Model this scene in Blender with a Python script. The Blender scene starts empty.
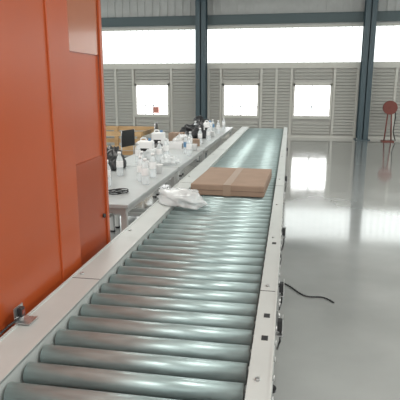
import bpy, bmesh, math, random
from mathutils import Vector, Matrix, noise
random.seed(4)
H=1.65
scene=bpy.context.scene
try: scene.view_settings.view_transform='Standard'
except Exception: pass

# ---------------- camera
f=500; p=math.atan(115/f); th=math.atan(90*math.cos(p)/f)
F=Vector((-math.sin(th)*math.cos(p),math.cos(th)*math.cos(p),-math.sin(p)))
R=Vector((math.cos(th),math.sin(th),0)); U=R.cross(F)
cd=bpy.data.cameras.new('camera'); cam=bpy.data.objects.new('camera',cd); bpy.context.collection.objects.link(cam)
M=Matrix((R,U,-F)).transposed().to_4x4(); M.translation=Vector((0,0,H)); cam.matrix_world=M
cd.sensor_width=36; cd.lens=f*36/400; cd.clip_start=.02
scene.camera=cam

# ---------------- materials
def mat(name,col,rough=.5,metal=0,noise=0,nscale=5,bump=0,bscale=40,emis=0,alpha=1,trans=0,rvar=0,stretch=None,coat=0,spec=.5):
    m=bpy.data.materials.new(name); m.use_nodes=True
    nt=m.node_tree; b=nt.nodes['Principled BSDF']
    c=(col[0],col[1],col[2],1)
    b.inputs['Base Color'].default_value=c
    b.inputs['Roughness'].default_value=rough
    b.inputs['Metallic'].default_value=metal
    b.inputs['Transmission Weight'].default_value=trans
    b.inputs['Alpha'].default_value=alpha
    b.inputs['Coat Weight'].default_value=coat
    b.inputs['Coat Roughness'].default_value=.08
    b.inputs['Specular IOR Level'].default_value=spec
    if emis:
        b.inputs['Emission Color'].default_value=c; b.inputs['Emission Strength'].default_value=emis
    tc=nt.nodes.new('ShaderNodeTexCoord'); mp=nt.nodes.new('ShaderNodeMapping')
    nt.links.new(tc.outputs['Object'],mp.inputs[0])
    if stretch: mp.inputs['Scale'].default_value=stretch
    if noise or rvar:
        n=nt.nodes.new('ShaderNodeTexNoise'); n.inputs['Scale'].default_value=nscale; n.inputs['Detail'].default_value=6
        nt.links.new(mp.outputs[0],n.inputs['Vector'])
        if noise:
            r=nt.nodes.new('ShaderNodeValToRGB')
            r.color_ramp.elements[0].position=.3; r.color_ramp.elements[1].position=.7
            r.color_ramp.elements[0].color=tuple(max(0,k*(1-noise)) for k in col)+(1,)
            r.color_ramp.elements[1].color=tuple(min(1,k*(1+noise)) for k in col)+(1,)
            nt.links.new(n.outputs[0],r.inputs[0]); nt.links.new(r.outputs[0],b.inputs['Base Color'])
        if rvar:
            mr=nt.nodes.new('ShaderNodeMapRange'); mr.inputs[1].default_value=.3; mr.inputs[2].default_value=.7
            mr.inputs[3].default_value=max(0,rough-rvar); mr.inputs[4].default_value=rough+rvar
            nt.links.new(n.outputs[0],mr.inputs[0]); nt.links.new(mr.outputs[0],b.inputs['Roughness'])
    if bump:
        n2=nt.nodes.new('ShaderNodeTexNoise'); n2.inputs['Scale'].default_value=bscale
        nt.links.new(mp.outputs[0],n2.inputs['Vector'])
        bu=nt.nodes.new('ShaderNodeBump'); bu.inputs['Strength'].default_value=bump; bu.inputs['Distance'].default_value=.02
        nt.links.new(n2.outputs[0],bu.inputs['Height']); nt.links.new(bu.outputs[0],b.inputs['Normal'])
    return m
m_floor=mat('polished_concrete',(.36,.37,.36),.12,noise=.13,nscale=1.1,rvar=.05,bump=.02,bscale=3,coat=.9,spec=1.0)
m_joint=mat('floor_joint',(.22,.22,.22),.6)
m_orange=mat('orange_paint',(.42,.078,.020),.3,noise=.05,nscale=2)
m_orange2=mat('orange_paint_dark',(.33,.058,.016),.35,noise=.05,nscale=2)
m_orange3=mat('orange_painted_reflection',(.40,.13,.06),.2,noise=.05,nscale=2,coat=.4)  # paler orange: a reflection put into the base colour
m_dark=mat('dark_rubber',(.015,.015,.017),.5)
m_black=mat('black_plastic',(.02,.02,.022),.35)
m_roller=mat('zinc_roller',(.38,.475,.475),.38,metal=.5,noise=.16,nscale=9,rvar=.07,stretch=(1,6,6))
m_rail=mat('rail_grey',(.52,.545,.53),.42,metal=.1,noise=.05,nscale=4)
m_steel=mat('steel',(.5,.5,.5),.35,metal=.9)
m_leg=mat('leg_grey',(.52,.53,.52),.45,noise=.05)
m_card=mat('cardboard',(.29,.20,.145),.75,noise=.08,nscale=8,bump=.1)
m_cardedge=mat('cardboard_edge',(.15,.10,.07),.85)
m_tape=mat('packing_tape',(.32,.23,.17),.4)
m_bag=mat('plastic_film',(.82,.85,.86),.25,alpha=.5,coat=.2)
m_top=mat('table_laminate',(.47,.49,.49),.3,noise=.05)
m_bottle=mat('clear_pet',(.85,.9,.92),.08,alpha=.5)
m_white=mat('white_plastic',(.8,.8,.8),.4)
m_blue=mat('blue_label',(.12,.25,.42),.4)
m_wood=mat('raw_wood',(.5,.33,.17),.7,noise=.2,nscale=4,stretch=(1,8,8))
m_teal=mat('teal_column_paint',(.065,.105,.125),.4)
m_beam=mat('roof_beam_paint',(.10,.14,.15),.5)
m_frame=mat('cream_frame',(.70,.69,.64),.5)
m_louver=mat('louver_grey',(.52,.515,.48),.5)
m_clad=mat('cladding_grey',(.58,.59,.58),.6,noise=.05)
m_wall=mat('painted_wall',(.64,.63,.60),.7,noise=.04)
m_ceil=mat('roof_sheet',(.58,.59,.57),.7,noise=.06)
m_glass=mat('daylight_glazing',(.98,.99,1.0),.3,emis=3.8)
m_frost=mat('frosted_daylight_sheet',(.86,.91,.90),.4,emis=1.6)
m_mull=mat('pale_mullion',(.70,.76,.77),.5)
m_red=mat('red_paint',(.22,.06,.045),.5)
m_poster=mat('notice_paper',(.60,.25,.20),.6)
m_fill_lamp=mat('fill_lamp_glow',(1,1,1),.5,emis=3)  # glowing discs of the added fill lamps

# ---------------- mesh builder
class B:
    def __init__(s,name,mats):
        s.name=name; s.bm=bmesh.new(); s.mats=mats
    def _fin(s,vs,mi,smooth=False):
        fs=set()
        for v in vs:
            for fa in v.link_faces: fs.add(fa)
        for fa in fs:
            fa.material_index=mi; fa.smooth=smooth
    def box(s,x0,x1,y0,y1,z0,z1,mi=0,rot=None,bev=0):
        c=Vector(((x0+x1)/2,(y0+y1)/2,(z0+z1)/2))
        mt=Matrix.Translation(c)
        if rot: mt=mt@rot
        mt=mt@Matrix.Diagonal((x1-x0,y1-y0,z1-z0,1))
        r=bmesh.ops.create_cube(s.bm,size=1,matrix=mt)
        s._fin(r['verts'],mi)
        if bev:
            es={e for v in r['verts'] for e in v.link_edges}
            rr=bmesh.ops.bevel(s.bm,geom=list(es),offset=bev,segments=2,affect='EDGES',profile=.5)
            for fa in rr['faces']: fa.material_index=mi
    def cyl(s,a,b,r,mi=0,seg=16,r2=None,caps=True):
        a=Vector(a);b=Vector(b);d=b-a
        q=d.to_track_quat('Z','Y').to_matrix().to_4x4()
        rr=bmesh.ops.create_cone(s.bm,cap_ends=caps,segments=seg,radius1=r,radius2=r if r2 is None else r2,depth=d.length,matrix=Matrix.Translation((a+b)/2)@q)
        s._fin(rr['verts'],mi,False)
        for v in rr['verts']:
            for fa in v.link_faces:
                if len(fa.verts)==4: fa.smooth=True
    def lathe(s,prof,c,mi=0,seg=16,smooth=True,mis=None):
        rings=[]
        for (r,z) in prof:
            rings.append([s.bm.verts.new((c[0]+r*math.cos(2*math.pi*i/seg),c[1]+r*math.sin(2*math.pi*i/seg),c[2]+z)) for i in range(seg)])
        for k in range(len(rings)-1):
            for i in range(seg):
                j=(i+1)%seg
                fa=s.bm.faces.new((rings[k][i],rings[k][j],rings[k+1][j],rings[k+1][i]))
                fa.material_index=mis[k] if mis else mi; fa.smooth=smooth
        fa=s.bm.faces.new(list(reversed(rings[0]))); fa.material_index=mi
        fa=s.bm.faces.new(rings[-1]); fa.material_index=mis[-1] if mis else mi
    def tube(s,pts,r,mi=0,seg=8):
        for a,b in zip(pts[:-1],pts[1:]): s.cyl(a,b,r,mi,seg)
    def done(s,parent=None):
        me=bpy.data.meshes.new(s.name); s.bm.to_mesh(me); s.bm.free()
        for m in s.mats: me.materials.append(m)
        o=bpy.data.objects.new(s.name,me); bpy.context.collection.objects.link(o)
        if parent: o.parent=parent
        return o
def empty(name):
    o=bpy.data.objects.new(name,None); bpy.context.collection.objects.link(o); return o
def RZ(a): return Matrix.Rotation(a,4,'Z')

# ---------------- room shell
WY=16.5; XL=-9.0; XR=8.0; YB=-5; CZ=6.0
b=B('floor',[m_floor,m_joint]); b.box(XL-.2,XR+.2,YB,WY+.2,-.1,0,0)
b.box(XL,XR,11-.003,11+.003,-.001,.0006,1)
b.done()
b=B('ceiling',[m_ceil,m_beam]); b.box(XL-.2,XR+.2,YB,WY+.2,CZ,CZ+.1)
b.done()

b=B('wall_back',[m_wall,m_clad])
wins=[(-7.55,-6.45),(-5.04,-3.94),(-2.10,-1.0),(.145,1.26),(4.0,5.1)]
Z0,Z1=.68,1.65
b.box(XL,XR,WY,WY+.15,0,Z0)
b.box(XL,XR,WY,WY+.15,Z1,2.26)
xs=[XL]+[v for w in wins for v in w]+[XR]
for i in range(0,len(xs),2): b.box(xs[i],xs[i+1],WY,WY+.15,Z0,Z1)
b.box(XL,XR,WY,WY+.15,3.46,CZ,1)
x=XL
while x<XR:
    b.box(x,x+.05,WY-.03,WY,3.8,CZ,1); x+=.25
b.done()
b=B('louver_panels',[m_louver,m_frame])
def louver(x0,x1,z0,z1):
    z=z0
    while z<z1-.02:
        b.box(x0,x1,WY-.06,WY-.035,z,z+.085,0,rot=Matrix.Rotation(math.radians(-22),4,'X')); z+=.095
edges=[(-8.95,-7.65),(-6.35,-5.14),(-3.84,-3.0),(-2.6,-2.2),(-.9,.045),(1.36,2.05),(2.45,3.9),(5.2,7.9)]
for x0,x1 in edges:
    louver(x0,x1,.12,2.1)
    n=max(1,round((x1-x0)/.6))
    for k in range(n+1):
        xx=x0+(x1-x0)*k/n
        b.box(xx-.035,xx+.035,WY-.09,WY-.003,.02,2.2,1)
for x0,x1 in wins:
    louver(x0-.02,x1+.02,.12,.52); louver(x0-.02,x1+.02,1.83,2.1)
b.box(XL,XR,WY-.1,WY-.003,2.16,2.26,1)
b.box(XL,XR,WY-.1,WY-.003,0.0,.08,1)
b.done()
for i,(x0,x1) in enumerate(wins):
    b=B('window_%d'%(i+1),[m_frame,m_glass,m_poster,m_mull])
    b.box(x0,x1,WY+.06,WY+.08,Z0,Z1,1)
    w=.05
    b.box(x0-w,x0+.02,WY-.12,WY-.002,Z0-w,Z1+w); b.box(x1-.02,x1+w,WY-.12,WY-.002,Z0-w,Z1+w)
    b.box(x0-w,x1+w,WY-.12,WY-.002,Z1-.02,Z1+w+.03); b.box(x0-w,x1+w,WY-.14,WY-.002,Z0-w-.03,Z0+.02)
    xm=(x0+x1)/2
    b.box(xm-.02,xm+.02,WY+.02,WY+.06,Z0,Z1,3)
    b.box(xm-.28,xm-.262,WY+.02,WY+.06,Z0,Z1,3); b.box(xm+.262,xm+.28,WY+.02,WY+.06,Z0,Z1,3)
    b.box(x0,x1,WY+.02,WY+.06,Z0+.28,Z0+.31,3)
    if i==1:
        b.box(xm+.0,xm+.2,WY+.0,WY+.02,Z0+.05,Z0+.26,2)
    b.done()
b=B('window_6',[m_frost,m_mull,m_frame])
b.box(XL,XR,WY+.05,WY+.08,2.26,3.46,0)
x=XL; k=0
while x<XR:
    b.box(x-.008,x+.008,WY+.03,WY+.05,2.26,3.46,1 if k%5 else 2); x+=.2; k+=1
for z in (2.3,3.42): b.box(XL,XR,WY,WY+.05,z-.04,z+.04,2)
b.done()
b=B('wall_left',[m_wall,m_frost]); b.box(XL-.15,XL,YB,WY,0,2.2); b.box(XL-.15,XL,YB,WY,4.2,CZ); b.box(XL-.1,XL-.05,YB,WY,2.2,4.2,1); b.done()  # glowing upper band is out of view, added for soft side light
b=B('wall_right',[m_wall,m_frost]); b.box(XR,XR+.15,YB,WY,0,2.2); b.box(XR,XR+.15,YB,WY,4.2,CZ); b.box(XR+.05,XR+.1,YB,WY,2.2,4.2,1); b.done()  # same added glowing band, unseen, lights the room from the right
def ibeam_col(name,x):
    b=B(name,[m_teal,m_steel])
    y1=WY-.16; y0=y1-.36
    b.box(x-.16,x+.16,y0,y0+.03,0,CZ-.002); b.box(x-.16,x+.16,y1-.03,y1,0,CZ-.002); b.box(x-.015,x+.015,y0,y1,0,CZ-.002)
    b.box(x-.22,x+.22,y0-.05,y1+.03,0,.025)
    for s in (-.18,.18): b.cyl((x+s,y0-.02,.02),(x+s,y0-.02,.06),.02,1,8)
    b.done()
for x in (-7.9,-2.79,2.25,7.4): ibeam_col('steel_column',x)
b=B('wall_girder',[m_beam]);
b.box(XL,XR,WY-.14,WY-.11,3.5,3.78); b.box(XL,XR,WY-.155,WY-.03,3.5,3.53); b.box(XL,XR,WY-.155,WY-.03,3.75,3.78)
b.done()
b=B('roof_truss',[m_beam])
y=WY-1.2
b.box(XL,XR,y-.05,y+.05,4.2,4.3); b.box(XL,XR,y-.06,y+.06,5.3,5.4)
x=XL; up=True
while x<XR-.8:
    b.cyl((x,y,4.25 if up else 5.35),(x+.8,y,5.35 if up else 4.25),.03,0,8); x+=.8; up=not up
b.done()
for (x,y) in [(-3,2),(3,2),(-3,8),(3,8),(0,-2)]:  # invented ceiling lamps above the view, added as interior fill
    b=B('fill_lamp',[m_steel,m_fill_lamp])
    b.cyl((x,y,5.3),(x,y,CZ),.01,0,8)
    b.lathe([(.05,.3),(.08,.22),(.25,.02),(.25,0)],(x,y,5.05),0,20)
    b.cyl((x,y,5.035),(x,y,5.048),.23,1,20)
    lamp=b.done()
    ld=bpy.data.lights.new('fill_light','AREA'); ld.energy=130; ld.size=1.6; ld.color=(1,.98,.93)
    lo=bpy.data.objects.new('fill_light',ld); lo.location=(x,y,4.98); bpy.context.collection.objects.link(lo); lo.parent=lamp

# ---------------- conveyor
CY0,CY1=.7,10.3
conv=empty('roller_conveyor')
XI0,XI1=-.785,-.09
b=B('rollers',[m_roller,m_steel,m_dark])
y=CY0+.05
while y<CY1-.03:
    zc=.766
    dr=random.uniform(-.001,.001)
    b.cyl((XI0+.008,y,zc+dr),(XI1-.008,y,zc+dr),.033,0,28)
    b.cyl((XI0-.005,y,zc),(XI1+.005,y,zc),.012,1,10)
    y+=.11
b.done(conv)
b=B('side_frames',[m_rail,m_steel,m_black,m_dark])
b.box(-.795,-.787,CY0,CY1,.64,.815,0)
b.box(-.915,-.787,CY0,CY1,.812,.820,0)
b.box(-.925,-.915,CY0,CY1,.66,.824,0)
b.box(-.088,-.080,CY0,CY1,.64,.815,0)
b.box(-.088,-.02,CY0,CY1,.812,.820,0)
b.box(-.026,-.018,CY0,CY1,.66,.822,0)
b.box(-.088,-.02,CY0,CY1,.64,.648,0)
y=CY0+.05
while y<CY1-.03:
    b.cyl((-.80,y,.762),(-.796,y,.762),.012,1,6)
    b.cyl((-.018,y,.762),(-.012,y,.762),.010,1,6)
    y+=.11
for y in (1.95,4.2,6.5,8.8):
    b.box(-.915,-.787,y-.002,y+.002,.8201,.8208,3); b.box(-.088,-.027,y-.002,y+.002,.8201,.8208,3)
    b.box(-.017,-.012,y-.12,y+.12,.69,.79,1)
    for d in (-.09,-.05,.05,.09): b.cyl((-.012,y+d,.74),(-.004,y+d,.74),.009,1,6)
for y in (1.3,2.0,2.7,3.5,4.5,6):
    b.cyl((-.89,y,.82),(-.89,y,.827),.009,1,6); b.cyl((-.06,y,.82),(-.06,y,.826),.008,1,6)
for y in (1.55,1.72,2.6): b.box(-.062,-.040,y-.016,y+.016,.8203,.8213,3)
b.done(conv)
b=B('supports',[m_leg,m_steel,m_black])
for y in (1.0,2.5,4.0,5.5,7.0,8.5,10.0):
    for x in (-.86,-.05):
        b.box(x-.022,x+.022,y-.022,y+.022,.06,.66,0)
        b.cyl((x,y,.012),(x,y,.08),.012,1,8); b.cyl((x,y,0),(x,y,.014),.04,2,16)
    b.box(-.86,-.05,y-.018,y+.018,.25,.29,0); b.box(-.92,-.02,y-.02,y+.02,.62,.655,0)
b.done(conv)
b=B('gap_shade_sheet',[m_black,m_steel])  # black sheet below the rollers, paints the shade in the gaps
b.box(-.77,-.11,CY0+.02,CY1-.02,.668,.676,0)
b.done(conv)
b=B('sensor_brackets',[m_steel,m_black,m_red])
for x,y in ((-.90,1.52),):
    b.box(x-.03,x+.03,y-.03,y+.03,.825,.830,0)
    b.box(x-.03,x-.026,y-.03,y+.03,.83,.88,0)
    b.box(x-.026,x-.008,y-.012,y+.012,.842,.876,1,bev=.003)
    b.box(x-.008,x-.006,y-.009,y+.009,.852,.868,2)
    b.tube([(x-.015,y,.845),(x-.02,y-.03,.84),(x-.03,y-.07,.835),(x-.03,y-.14,.832)],.004,1)
for y in (1.78,2.15,3.05,4.9,7.2):
    b.box(-.018,.010,y-.022,y+.022,.72,.724,0); b.box(.006,.010,y-.022,y+.022,.724,.79,0)
    b.box(-.012,.006,y-.014,y+.014,.735,.78,1,bev=.003)
    b.tube([(0,y,.735),(.0,y+.02,.68),(-.01,y+.1,.6)],.004,1)
b.done(conv)
b=B('floor_cable',[m_dark]); pts=[]
for i in range(25):
    t=i/24; pts.append((-.06+.46*t,4.05-.35*t+.05*math.sin(t*9),.008))
b.tube([(-.04,4.08,.5),(-.02,4.08,.2)]+pts,.006); b.done()

# ---------------- orange cabinet
cab=empty('orange_machine_cabinet')
b=B('main_housing',[m_orange,m_orange2,m_black,m_steel])
b.box(-2.6,-.965,.2,2.15,.12,3.2,0,bev=.01)
b.box(-2.55,-1.0,.25,2.1,0.0,.12,2)
b.box(-.967,-.957,1.95,2.15,.12,3.2,0,bev=.003)
b.done(cab)
b=B('end_housing',[m_orange,m_orange2,m_black,m_orange3])
b.box(-2.6,-.99,2.152,2.60,.12,3.2,0,bev=.01)
b.box(-.992,-.984,2.2,2.57,.15,1.28,1)
b.box(-.992,-.984,2.2,2.56,1.80,3.1,3)  # painted reflection patch on the end face, not a pane
b.box(-.986,-.975,2.57,2.60,.12,3.2,0)
b.box(-2.5,-1.05,2.2,2.55,0,.12,2)
b.cyl((-.985,2.53,.95),(-.972,2.53,.95),.012,2,12)
b.done(cab)

# ---------------- cardboard parcel
b=B('cardboard_box',[m_card,m_cardedge,m_tape])
rz=RZ(math.radians(-2))
cx,cy,z0=-.44,4.22,.801
b.box(cx-.29,cx+.29,cy-.42,cy+.42,z0,z0+.09,0,rot=rz,bev=.008)
b.box(cx-.292,cx+.292,cy-.422,cy+.422,z0+.042,z0+.045,1,rot=rz)
b.box(cx-.03,cx+.03,cy-.423,cy+.423,z0+.001,z0+.0912,2,rot=rz)
b.done()

def crumple(name,c,sx,sy,sz,rot,mt,seed,sub=4):
    bm=bmesh.new(); bmesh.ops.create_icosphere(bm,subdivisions=sub,radius=1)
    for v in bm.verts:
        q=v.co.copy()
        n=noise.noise(q*1.7+Vector((seed,0,0)))*.45+noise.noise(q*4+Vector((0,seed,0)))*.2
        q*=1+n
        v.co=Vector((q.x*sx,q.y*sy,max(q.z,-.55)*sz))
    mz=min(v.co.z for v in bm.verts)
    for v in bm.verts: v.co.z-=mz
    for fa in bm.faces: fa.smooth=True
    me=bpy.data.meshes.new(name); bm.to_mesh(me); bm.free(); me.materials.append(mt)
    o=bpy.data.objects.new(name,me); bpy.context.collection.objects.link(o); o.location=c; o.rotation_euler=(0,0,rot)
    return o
crumple('plastic_bag',(-.74,3.42,.826),.24,.12,.06,math.radians(-46),m_bag,3.3)

# ---------------- workbenches along the left
def bench(y0,y1,x0=-2.0,x1=-1.18,h=.76):
    b=B('workbench',[m_top,m_leg,m_black])
    b.box(x0,x1,y0,y1,h-.03,h,0,bev=.004)
    b.box(x0+.03,x1-.03,y0+.03,y1-.03,h-.08,h-.03,1)
    for x in (x0+.05,x1-.05):
        for y in (y0+.06,y1-.06):
            b.box(x-.022,x+.022,y-.022,y+.022,.02,h-.03,1); b.cyl((x,y,0),(x,y,.02),.03,2,12)
    b.box(x0+.05,x1-.05,y0+.05,y0+.08,.2,.24,1); b.box(x0+.05,x1-.05,y1-.08,y1-.05,.2,.24,1)
    b.box(x0+.04,x0+.07,y0+.06,y1-.06,.2,.24,1)
    b.done()
for y0 in (3.55,5.4,7.25,9.1): bench(y0,y0+1.8)

def bottle(x,y,z=.76,h=.24,r=.035,lab=1):
    b=B('water_bottle',[m_bottle,m_white,m_blue])
    k=h/.22
    b.lathe([(r*.85,0),(r,.01*k),(r,.06*k),(r*.93,.07*k),(r,.08*k),(r,.14*k),(r*.8,.165*k),(r*.4,.19*k),(r*.4,.2*k),(r*.48,.2*k),(r*.48,.22*k)],(x,y,z+.001),0,16,
            mis=[0,0,0,0,lab,0,0,0,0,1,1])
    b.done()
for q in [(-1.27,4.35,1),(-1.36,4.5,1),(-1.30,4.72,1),(-1.45,4.85,1),(-1.25,6.3,1),(-1.33,6.5,2),(-1.35,7.7,1),(-1.58,4.2,1),(-1.38,7.05,1),(-1.4,9.0,1),(-1.5,6.1,1),(-1.65,4.75,1),(-1.72,5.6,1),(-1.28,8.1,1),(-1.3,9.4,1),(-1.45,9.7,2),(-1.7,9.2,1),(-1.3,10.2,1),(-1.5,5.75,1)]:
    bottle(q[0],q[1],lab=q[2])
crumple('plastic_bag',(-1.83,4.45,.762),.11,.14,.09,.4,m_bag,7.1)
crumple('plastic_bag',(-1.62,5.9,.762),.10,.12,.09,1.2,m_bag,9.7)
crumple('plastic_bag',(-1.33,5.55,.762),.10,.12,.07,.2,m_bag,1.7)
crumple('plastic_bag',(-1.62,7.6,.762),.12,.16,.09,.2,m_bag,11.7)
crumple('black_bag',(-1.86,5.15,.762),.11,.14,.15,.2,m_black,5.1)
crumple('black_bag',(-1.6,8.5,.762),.22,.22,.15,.7,m_black,2.1)
crumple('black_bag',(-1.75,10.1,.762),.15,.2,.16,.7,m_black,4.1)
b=B('coiled_cable',[m_dark])
pts=[]
for i in range(60):
    a=i*.42; r=.07+.03*math.sin(i*.7); pts.append((-1.4+r*math.cos(a),3.95+r*math.sin(a),.767+i*.0003))
b.tube(pts,.004,0,6); b.done()
b=B('hand_tool_case',[m_black,m_steel])
b.box(-1.95,-1.72,6.5,6.8,.761,.85,0,bev=.01); b.tube([(-1.90,6.5,.8),(-1.90,6.46,.8),(-1.78,6.46,.8),(-1.78,6.5,.8)],.008,0); b.box(-1.93,-1.91,6.493,6.5,.8,.83,1); b.box(-1.77,-1.75,6.493,6.5,.8,.83,1)
b.done()
def cup(x,y):
    b=B('white_cup',[m_white]); b.lathe([(.028,0),(.04,.09),(.042,.092),(.037,.092),(.026,.006)],(x,y,.761),0,18); b.done()
for q in [(-1.5,5.15),(-1.68,4.0),(-1.27,6.8),(-1.62,6.4),(-1.3,4.95),(-1.3,8.7)]: cup(*q)
def container(x,y,w,d,h):
    b=B('white_jerrycan',[m_white,m_blue,m_dark])
    b.box(x-w/2,x+w/2,y-d/2,y+d/2,.761,.761+h,0,bev=.02)
    b.cyl((x+w*.25,y,.761+h),(x+w*.25,y,.761+h+.03),.02,1,14)
    z=.761+h
    b.tube([(x-w*.35,y,z-.01),(x-w*.3,y,z+.03),(x+w*.02,y,z+.03),(x+w*.06,y,z-.01)],.009,0)
    b.box(x-w*.3,x+w*.3,y-d/2-.001,y-d/2+.001,.79,.79+h*.4,2)
    b.done()
container(-1.78,6.15,.2,.14,.2); container(-1.86,7.1,.18,.16,.22); container(-1.5,9.42,.16,.14,.2)
def carton(x,y,w,d,h,a):
    b=B('small_carton',[m_card,m_cardedge,m_tape]); r=RZ(a)
    b.box(x-w/2,x+w/2,y-d/2,y+d/2,.761,.761+h,0,rot=r,bev=.004)
    b.box(x-.02,x+.02,y-d/2-.001,y+d/2+.001,.762,.762+h+.0005,2,rot=r)
    b.done()
carton(-1.4,7.37,.2,.16,.1,.2); carton(-1.8,8.05,.22,.2,.13,-.1)
b=B('parts_tray',[m_white,m_dark])
b.box(-1.70,-1.47,6.95,7.2,.761,.77,0)
for q in ((-1.70,-1.69,6.95,7.2),(-1.48,-1.47,6.95,7.2),(-1.70,-1.47,6.95,6.96),(-1.70,-1.47,7.19,7.2)): b.box(*q,.77,.84,0)
b.done()

def chair(x,y,a):
    b=B('folding_chair',[m_black,m_steel])
    b.box(-.2,.2,-.2,.2,.43,.46,0,bev=.008)
    b.box(-.2,.2,.2,.225,.62,.9,0,bev=.008)
    for sx in (-.19,.19):
        b.cyl((sx,-.22,0),(sx,-.16,.43),.012,1,8); b.cyl((sx,.24,0),(sx,.21,.9),.012,1,8)
        b.cyl((sx,-.2,.2),(sx,.23,.2),.009,1,8)
    o=b.done(); o.location=(x,y,0.001); o.rotation_euler=(0,0,a)
chair(-2.5,8.2,1.3); chair(-2.45,10.0,1.7); chair(-2.6,6.3,1.5)

b=B('wooden_crate',[m_wood])
X0,X1,Y0,Y1=-4.7,-2.9,9.6,10.8
for x in (X0,(X0+X1)/2,X1):
    for y in (Y0,Y1): b.box(x-.04,x+.04,y-.04,y+.04,0,.75,0)
for z in (.1,.38,.66):
    for y in (Y0-.05,Y1+.05): b.box(X0-.05,X1+.05,y-.012,y+.012,z,z+.09,0)
    for x in (X0-.05,X1+.05): b.box(x-.012,x+.012,Y0,Y1,z,z+.09,0)
for k in range(6):
    y=Y0+.05+k*.22; b.box(X0,X1,y,y+.12,.02,.05,0)
b.done()

b=B('red_hose_reel_stand',[m_red,m_dark,m_steel])
x,y=2.93,15.7
b.box(x-.17,x+.17,y-.15,y+.15,0,.03,0)
for s in (-.1,.1):
    b.cyl((x+s,y,.03),(x+s*.4,y,1.0),.02,0,8)
b.cyl((x,y-.07,1.0),(x,y-.05,1.0),.20,0,28); b.cyl((x,y+.05,1.0),(x,y+.07,1.0),.20,0,28)
b.cyl((x,y-.06,1.0),(x,y+.06,1.0),.15,1,24); b.cyl((x,y-.1,1.0),(x,y+.1,1.0),.04,0,12)
b.tube([(x+.15,y,.95),(x+.17,y,.7),(x+.14,y,.3),(x+.2,y-.1,.04)],.015,1)
b.done()

w=bpy.data.worlds.new('world'); scene.world=w; w.use_nodes=True
bg=w.node_tree.nodes['Background']; bg.inputs[0].default_value=(1,.995,.97,1); bg.inputs[1].default_value=1.4
